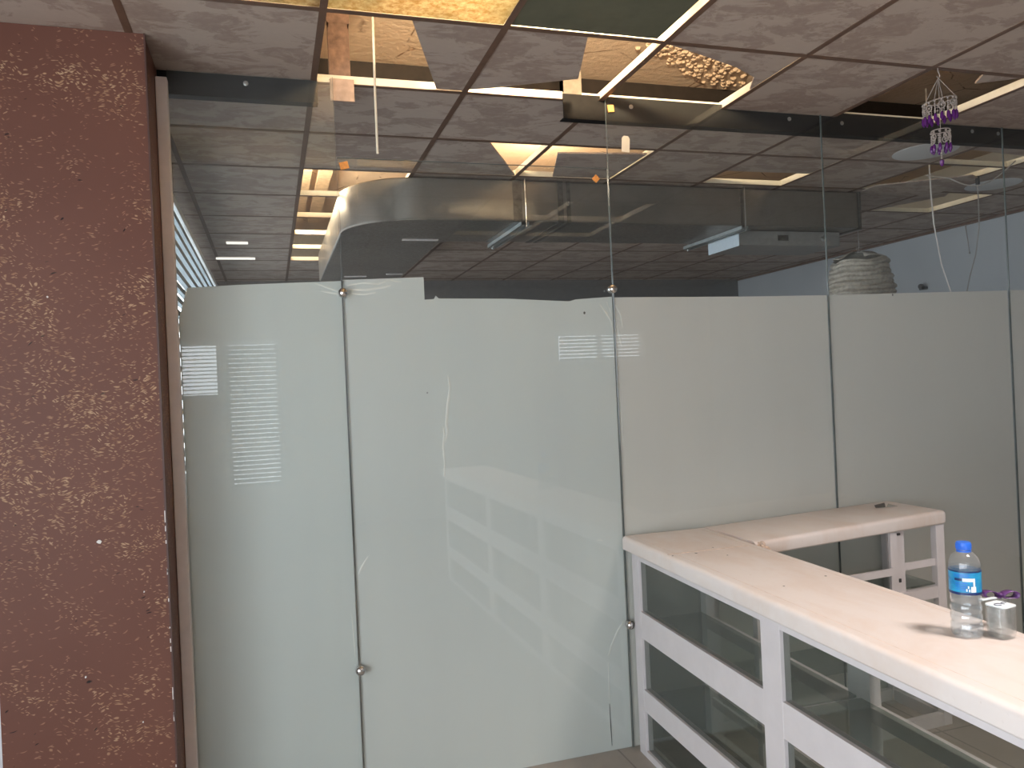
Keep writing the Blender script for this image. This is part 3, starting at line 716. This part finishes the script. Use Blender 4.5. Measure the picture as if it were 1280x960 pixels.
def strand(x, y, zt, hoop, rh, drop):
    mb = MB(); ang = math.atan2(y-CY, x-CX)
    mb.ball((x, y, zt-.004), .0046, 8)
    z = zt - .012
    if hoop:
        ux, uy = -math.sin(ang), math.cos(ang)
        mb.tube([(x+ux*rh*math.cos(k/12*2*PI), y+uy*rh*math.cos(k/12*2*PI), z-rh-.002+rh*1.15*math.sin(k/12*2*PI)) for k in range(12)], .0020, 5, True)
        mb.ball((x, y, z-rh-.002), .0042, 8)
    else:
        for k in range(4): mb.ball((x, y, z-.004-.0085*k), .0036, 8)
    zb = z - .040
    mb.ball((x, y, zb+.004), .0040, 8); mb.tube([(x, y, zt), (x, y, zb)], .0009, 4)
    s = mb.build('bead_strand', 'bead_white', ch)
    d = MB().lathe([(.001, 0), (.0058, -.006), (.0070, -drop*.7), (.0015, -drop)], (x, y, zb), 8)
    d.build('drop_bead', 'bead_purple', s)
for k in range(16):
    a = k/16*2*PI + .1; x, y = CX+R1*math.cos(a), CY+R1*math.sin(a)
    strand(x, y, tl_(x), k % 2 == 0, .0125, .036)
for k in range(9):
    a = k/9*2*PI + .3; strand(CX+R2*math.cos(a), CY+R2*math.sin(a), 2.522, k % 2 == 0, .011, .034)
mb = MB()
for k in range(5): mb.ball((CX, CY, 2.445-.010*k), .0042 if k % 2 else .0030, 8)
tb = mb.build('tail_beads', 'bead_white', ch)
MB().lathe([(.001, .010), (.009, .004), (.007, -.012), (.001, -.02)], (CX, CY, 2.400), 10).build('drop_bead', 'bead_purple', tb)

# ------------------------------------------------------------------ white display counter
ANG = 0.031
TC = Matrix.Translation((1.432, 3.045, 0)) @ Matrix.Rotation(-ANG, 4, 'Z')     # local: x across, -y towards the viewer
def LB(): return MB(TC)
ct = thing('display_counter', 'long white counter with smoked glass front panes, standing at the glass seam', 'counter', (1.56, 1.4, 0))
LEN, WID, HT = 3.22, .350, .912
def nosing(x0, x1, z0, z1, r=.018, both=True):
    """cross-section of the top with rounded long edges, x-z"""
    pts = []
    for cx_, cz_, a0 in ((x0+r, z0+r*.6, PI), (x1-r, z0+r*.6, 1.5*PI), (x1-r, z1-r, 0), (x0+r, z1-r, .5*PI)):
        for k in range(6):
            a = a0 + k/5*PI/2; rr = r if cz_ > (z0+z1)/2 else r*.6
            pts.append((cx_ + (r if cz_ > (z0+z1)/2 else r)*math.cos(a), cz_ + rr*math.sin(a)))
    return pts
mb = LB(); mb.prism(nosing(-.030, WID+.020, HT-.062, HT), -LEN, .010, 'y'); mb.smooth = True
tp = mb.build('counter_top', 'laminate', ct)
# dark specks and the joint line on the top
for xx in (.012, WID-.022): LB().box((xx, -LEN+.01, HT-.0002), (xx+.0012, -.02, HT+.0002)).build('edge_line', 'putty', tp)
mb = LB(); mb.box((-.02, -.395, HT-.0002), (WID*.55+.13, -.391, HT+.0008)); mb.build('joint_line', 'putty', tp)
for x, y, r in ((.085, -.42, .006), (.19, -.36, .004), (.17, -.50, .004), (.29, -.9, .005), (.10, -.95, .004), (-.012, -.42, .004)):
    LB().lathe([(r, 0), (r*.6, .0008), (.0003, .001)], (x, y, HT-.0002), 8).build('screw_mark', 'scrap_dark', tp)
STY = [(-.075, -.012), (-1.065, -.965), (-2.06, -1.96), (-LEN, -LEN+.07)]
for k, (a, b_) in enumerate(STY):
    LB().box((0, a, 0), (.034, b_, HT-.062)).build('front_stile', 'counter_frame', ct, .0015)
    LB().box((WID-.045, a, 0), (WID-.005, b_, HT-.062)).build('rear_stile', 'counter_frame', ct, .0015)
BAY = [(STY[k+1][1], STY[k][0]) for k in range(3)]
for a, b_ in BAY:
    for z0, z1 in ((.0, .028), (.195, .285), (.500, .610), (.822, HT-.062)):
        LB().box((.001, a, z0), (.033, b_, z1)).build('front_rail', 'counter_frame', ct)
    for z0, z1 in ((.0, .05), (.50, .545), (.80, HT-.062)):
        LB().box((WID-.044, a, z0), (WID-.006, b_, z1)).build('rear_rail', 'counter_frame', ct)
    for z0, z1 in ((.028, .195), (.285, .500), (.610, .822)):
        LB().box((.012, a+.001, z0+.001), (.017, b_-.001, z1-.001)).build('front_pane', 'smoked_glass', ct)
    for z0 in (.24, .555):
        LB().box((.036, a-.04, z0), (WID-.046, b_+.04, z0+.006)).build('shelf', 'shelf_glass', ct)
    LB().box((.034, a-.03, .03), (WID-.045, b_+.03, .048)).build('bottom_board', 'counter_board', ct)
    mid = (a+b_)/2
    for y_ in (mid-.02, mid+.03):
        LB().box((WID-.036, y_-.02, .05), (WID-.020, y_+.02, .50)).build('door_stile', 'counter_frame', ct)
    LB().box((WID-.036, a, .17), (WID-.022, b_, .205)).build('door_rail', 'counter_frame', ct)
LB().box((.034, -.030, .05), (WID-.045, -.014, HT-.07)).build('end_panel', 'smoked_glass', ct)

# short arm along the glass; its top rises slightly towards the free end
c2 = thing('display_counter', 'short open white counter arm along the frosted glass, joined to the long counter', 'counter', (2.3, 2.9, 0))
class SB(MB):
    def build(s, *a, **k):
        for p in s.v: p.z += .030*(p.x-1.79)*max(0, min(1, p.z/.9))
        return MB.build(s, *a, **k)
XA, XE, YA, YE = 1.805, 2.800, 2.690, GY-.006
sec = [(p[0], p[1]) for p in nosing(YA-.008, YE, HT-.060, HT)]
mb = SB()
n = len(sec); st = [(XA-.002, 0), (XE-.012, 0), (XE+.004, .004), (XE+.010, .016)]
vs = []; fs = []
for x, sh in st:
    for (y, z) in sec:
        zz = HT-.03 + (z-(HT-.03))*(1 - sh*20/.6 if sh else 1); yy = y + (sh if y < (YA+YE)/2 else 0)
        vs.append((x, yy + .045*(x-XA)/(XE-XA)*(1 if y < (YA+YE)/2 else 0), zz))
for i in range(len(st)-1):
    for k in range(n): fs.append((i*n+k, i*n+(k+1) % n, (i+1)*n+(k+1) % n, (i+1)*n+k))
fs += [list(range(n))[::-1], [(len(st)-1)*n+k for k in range(n)]]
mb.add(vs, fs); mb.smooth = True
t2 = mb.build('counter_top', 'laminate', c2)
mb = SB(); rr = random.Random(3)
for _ in range(26): mb.ball((1.817+min(.03,abs(rr.gauss(0,.012))), 2.672+rr.gauss(0,.012), HT-.010-abs(rr.gauss(0,.022))), rr.uniform(.006,.016), 7)
mb.build('putty_patch', 'putty', t2)
fy = lambda x: YA + .045*(x-XA)/(XE-XA)
def fbox(x0, x1, z0, z1, dy0=.004, dy1=.036):
    y = fy((x0+x1)/2); return SB().box((x0, y+dy0, z0), (x1, y+dy1, z1))
fbox(XA+.0, XA+.036, 0, HT-.060).build('front_stile', 'counter_frame', c2, .0015)
fbox(XE-.045, XE, 0, HT-.060).build('front_stile', 'counter_frame', c2, .0015)
SB().box((XA, YE-.036, 0), (XA+.036, YE-.002, HT-.060)).build('rear_stile', 'counter_frame', c2, .0015)
SB().box((XE-.045, YE-.036, 0), (XE, YE-.002, HT-.060)).build('rear_stile', 'counter_frame', c2, .0015)
for z0, z1 in ((.545, .592), (.0, .05)):
    mb = SB(); mb.add([(XA+.036, fy(XA)+.005, z0), (XE-.045, fy(XE)+.005, z0), (XE-.045, fy(XE)+.034, z0), (XA+.036, fy(XA)+.034, z0), (XA+.036, fy(XA)+.005, z1), (XE-.045, fy(XE)+.005, z1), (XE-.045, fy(XE)+.034, z1), (XA+.036, fy(XA)+.034, z1)],
        [(3,2,1,0),(4,5,6,7),(0,1,5,4),(1,2,6,5),(2,3,7,6),(3,0,4,7)])
    mb.build('front_rail', 'counter_frame', c2)
fbox(2.500, 2.537, .592, HT-.062, .008, .020).build('door_stile', 'counter_frame', c2)
fbox(2.548, 2.588, .592, HT-.062, .022, .034).build('door_stile', 'counter_frame', c2)
fbox(XA+.036, 2.500, .676, .706, .010, .019).build('door_rail', 'counter_frame', c2)
fbox(2.588, XE-.045, .678, .708, .022, .032).build('door_rail', 'counter_frame', c2)
mb = fbox(2.536, 2.549, HT-.075, HT-.066, .0, .008); mb.v += []; mb.build('latch', 'cable_dark', c2)
fbox(2.537, 2.547, .64, .655, .002, .008).build('latch', 'cable_dark', c2)
SB().box((XA+.036, YE-.030, .0), (XE-.045, YE-.006, .05)).build('rear_rail', 'counter_frame', c2)
for z0 in (.30, .60): SB().box((XA+.01, YA+.06, z0), (XE-.05, YE-.038, z0+.006)).build('shelf', 'shelf_glass', c2)
SB().box((XE-.040, YA+.08, .545), (XE-.008, YE-.036, .59)).build('end_rail', 'counter_frame', c2)
SB().box((XE-.040, YA+.08, .0), (XE-.008, YE-.036, .05)).build('end_rail', 'counter_frame', c2)
# scrap of paper or leaf lying at the far end
zt = HT + .030*(2.70-1.79)
sx_, sy_ = 2.665, 2.945
sc_ = thing('paper_scrap', 'crumpled dark scrap lying at the free end of the counter arm', 'scrap', (sx_, sy_, zt))
mb = MB(); mb.add([(sx_-.05,sy_-.01,zt+.003),(sx_-.005,sy_-.022,zt+.004),(sx_+.02,sy_+.012,zt+.016),(sx_-.03,sy_+.02,zt+.008),(sx_-.05,sy_-.01,zt+.001),(sx_-.005,sy_-.022,zt+.002),(sx_+.02,sy_+.012,zt+.013),(sx_-.03,sy_+.02,zt+.006)],
    [(0,1,2,3),(7,6,5,4),(0,4,5,1),(1,5,6,2),(2,6,7,3),(3,7,4,0)]); mb.build('crumple', 'scrap_dark', sc_)
mb = MB(); mb.add([(sx_+.0,sy_-.02,zt+.003),(sx_+.055,sy_-.03,zt+.003),(sx_+.03,sy_+.0,zt+.012),(sx_+.0,sy_-.02,zt+.001),(sx_+.055,sy_-.03,zt+.001),(sx_+.03,sy_+.0,zt+.010)], [(0,1,2),(5,4,3),(0,3,4,1),(1,4,5,2),(2,5,3,0)]); mb.build('loose_flap', 'counter_board', sc_)

# ------------------------------------------------------------------ bottle and jars on the counter
BX, BY, BZ = 1.612, 1.520, HT + .0006
bo = thing('water_bottle', 'clear plastic water bottle with blue cap and blue label', 'bottle', (BX, BY, BZ))
prof = [(.024,.0),(.033,.003),(.0355,.012),(.0355,.030),(.0325,.036),(.0353,.042),(.0353,.052),(.0320,.059),(.0350,.066),(.0350,.075),(.0318,.082),(.0348,.089),(.0346,.100),(.0352,.104),(.0352,.164),(.0356,.170),(.0345,.182),(.030,.194),(.022,.203),(.0145,.208),(.0135,.212),(.0135,.216)]
mb = MB(); mb.lathe(prof, (BX, BY, BZ), 36, cap=False); mb.add([(BX,BY,BZ+.004)], [])
sh = mb.build('bottle_shell', 'clear_plastic', bo)
# petaloid foot
mb = MB()
for k in range(5):
    a = k/5*2*PI; mb.ball((BX+.021*math.cos(a), BY+.021*math.sin(a), BZ+.008), .0078, 8, (1,1,1))
mb.build('bottle_foot', 'clear_plastic', bo)
wp = [(r-.0015, h) for r, h in prof if .003 <= h <= .172]
MB().lathe(wp, (BX, BY, BZ+.0005), 36).build('water_fill', 'water', bo)
MB().lathe([(.0357,.1065),(.0359,.108),(.0359,.162),(.0357,.1635)], (BX, BY, BZ), 40, cap=False).build('label_band', ['label_blue'], bo)
lb = bo.children[-1] if bo.children else None
lb = [c for c in bo.children if c.name.startswith('label_band')][0]
MB().lathe([(.0361,.1065),(.0361,.1125)], (BX, BY, BZ), 40, cap=False).build('label_border', 'label_navy', lb)
MB().lathe([(.0361,.1605),(.0361,.1635)], (BX, BY, BZ), 40, cap=False).build('label_border', 'label_navy', lb)
A0 = math.atan2(-BY, -BX)       # direction to the viewer
def patch(da0, da1, z0, z1, r=.0363):
    n = 8; vs = []; fs = []
    for k in range(n+1):
        a = A0 + da0 + (da1-da0)*k/n
        vs += [(BX+r*math.cos(a), BY+r*math.sin(a), BZ+z0), (BX+r*math.cos(a), BY+r*math.sin(a), BZ+z1)]
    for k in range(n): fs.append((2*k, 2*k+2, 2*k+3, 2*k+1))
    return MB().add(vs, fs)
mb = patch(-.15, .62, .1395, .1475); mb.build('label_text', 'print_white', lb)
mb = patch(.35, .68, .114, .1275)
mb.add(patch(.50, .62, .1275, .1395).v, patch(.50, .62, .1275, .1395).f)
for d_, z_ in ((.05, .116), (.16, .123), (.22, .115)): q = patch(d_, d_+.08, z_, z_+.006); mb.add(q.v, q.f)
mb.build('label_text', 'print_white', lb)
mb = patch(-.65, -.18, .1405, .1465); mb.build('label_text', 'label_navy', lb)
mb = MB()
for k in range(4): q = patch(-.6, .0+.05*k, .119+.0052*k, .1205+.0052*k); mb.add(q.v, q.f)
for k in range(2): q = patch(-.7, .3, .151+.004*k, .1522+.004*k); mb.add(q.v, q.f)
mb.build('label_text', 'cap_blue', lb)
MB().lathe([(.0165,.206),(.0165,.210),(.0150,.2105)], (BX, BY, BZ), 28, cap=False).build('neck_ring', 'cap_blue', bo)
cp = [(.0160,.2115),(.0168,.213),(.0168,.226),(.0155,.2295),(.0005,.2300)]
mb = MB(); mb.lathe(cp, (BX, BY, BZ), 36)
for k in range(36):
    a = k/36*2*PI; mb.box((BX+.0165*math.cos(a)-.0005, BY+.0165*math.sin(a)-.0005, BZ+.2135), (BX+.0170*math.cos(a)+.0005, BY+.0170*math.sin(a)+.0005, BZ+.2255))
mb.build('cap', 'cap_blue', bo)

def clear_box(x, y, w_, h_, rot, name, label, lid):
    o = thing(name, label, 'jar', (x, y, BZ), 'clear jars beside the bottle')
    T = Matrix.Translation((x, y, BZ)) @ Matrix.Rotation(rot, 4, 'Z')
    def rsq(w, r, n=5):
        pts = []
        for sx, sy, a0 in ((1,1,0),(-1,1,PI/2),(-1,-1,PI),(1,-1,1.5*PI)):
            for k in range(n): a = a0 + k/(n-1)*PI/2; pts.append((sx*(w/2-r)+r*math.cos(a), sy*(w/2-r)+r*math.sin(a)))
        return pts
    def rings(mb, secs, cap=True):
        vs = []; fs = []
        for w, r, z in secs: vs += [(px, py, z) for px, py in rsq(w, r)]
        n = 20
        for i in range(len(secs)-1):
            for k in range(n): fs.append((i*n+k, i*n+(k+1) % n, (i+1)*n+(k+1) % n, (i+1)*n+k))
        if cap: fs += [list(range(n))[::-1], [(len(secs)-1)*n+k for k in range(n)]]
        mb.add(vs, fs); mb.smooth = True; return mb
    rings(MB(T), [(w_*.82, .012, .0), (w_*.95, .014, .004), (w_, .014, .014), (w_, .012, h_*.9), (w_*.98, .010, h_), (w_*.90, .010, h_), (w_*.90, .010, .012), (w_*.85, .010, .010)]).build('jar_body', 'clear_jar_glass', o)
    if lid:
        rings(MB(T), [(w_*.985, .010, h_+.0002), (w_*.985, .010, h_+.003)]).build('lid', 'print_white', o)
        l = o.children[-1]; l = [c for c in o.children if c.name.startswith('lid')][0]
        mb = MB(T)
        mb.tube([(-.010+.010*math.cos(k*.5), .0+.007*math.sin(k*.5), h_+.0034) for k in range(11)], .0011, 5)
        mb.tube([(.012+.008*math.cos(k*.5), -.001+.006*math.sin(k*.5), h_+.0034) for k in range(9)], .0011, 5)
        mb.build('emblem', 'print_dark', l)
        rings(MB(T), [(w_*.80, .010, .013), (w_*.80, .010, h_*.55), (w_*.70, .010, h_*.58)]).build('jar_contents', 'clear_jar_glass', o)
    return o
clear_box(1.674, 1.478, .053, .076, .15, 'clear_jar', 'small square clear jar with white printed lid next to the water bottle', True)
clear_box(1.728, 1.530, .046, .074, .3, 'clear_jar', 'clear square box tied with a purple bow behind the lidded jar', False)
bw = thing('ribbon_bow', 'dark purple ribbon bow with pale edges on the clear box', 'ribbon', (1.728, 1.528, BZ+.0745))
for sgn in (-1, 1):
    mb = MB(); vs = []; n = 14
    for k in range(n+1):
        f = k/n; a = f*2*PI
        px = sgn*(.003 + .0165*(1-math.cos(a))); pz = .0065 + .0115*math.sin(a) - .003*math.cos(a)
        for yy in (-.010, .010): vs.append((1.730+px*.98, 1.528+yy+px*-.5, BZ+.0752+max(0.0, pz)))
    fs = [(2*k, 2*k+1, 2*k+3, 2*k+2) for k in range(n)]
    mb.add(vs, fs); mb.smooth = True; o = mb.build('loop', 'ribbon', bw); sm = o.modifiers.new('thick', 'SOLIDIFY'); sm.thickness = .0012
MB().ball((1.730, 1.528, BZ+.0825), .0065, 10, (1,1.2,.9)).build('knot', 'ribbon', bw)
tag(MB().box((1.664, 1.520, BZ+.0765), (1.712, 1.530, BZ+.0800)).build('paper_strip', 'print_white', None, .0008), 'white paper strip sticking out between the jars behind the bottle', 'paper strip')
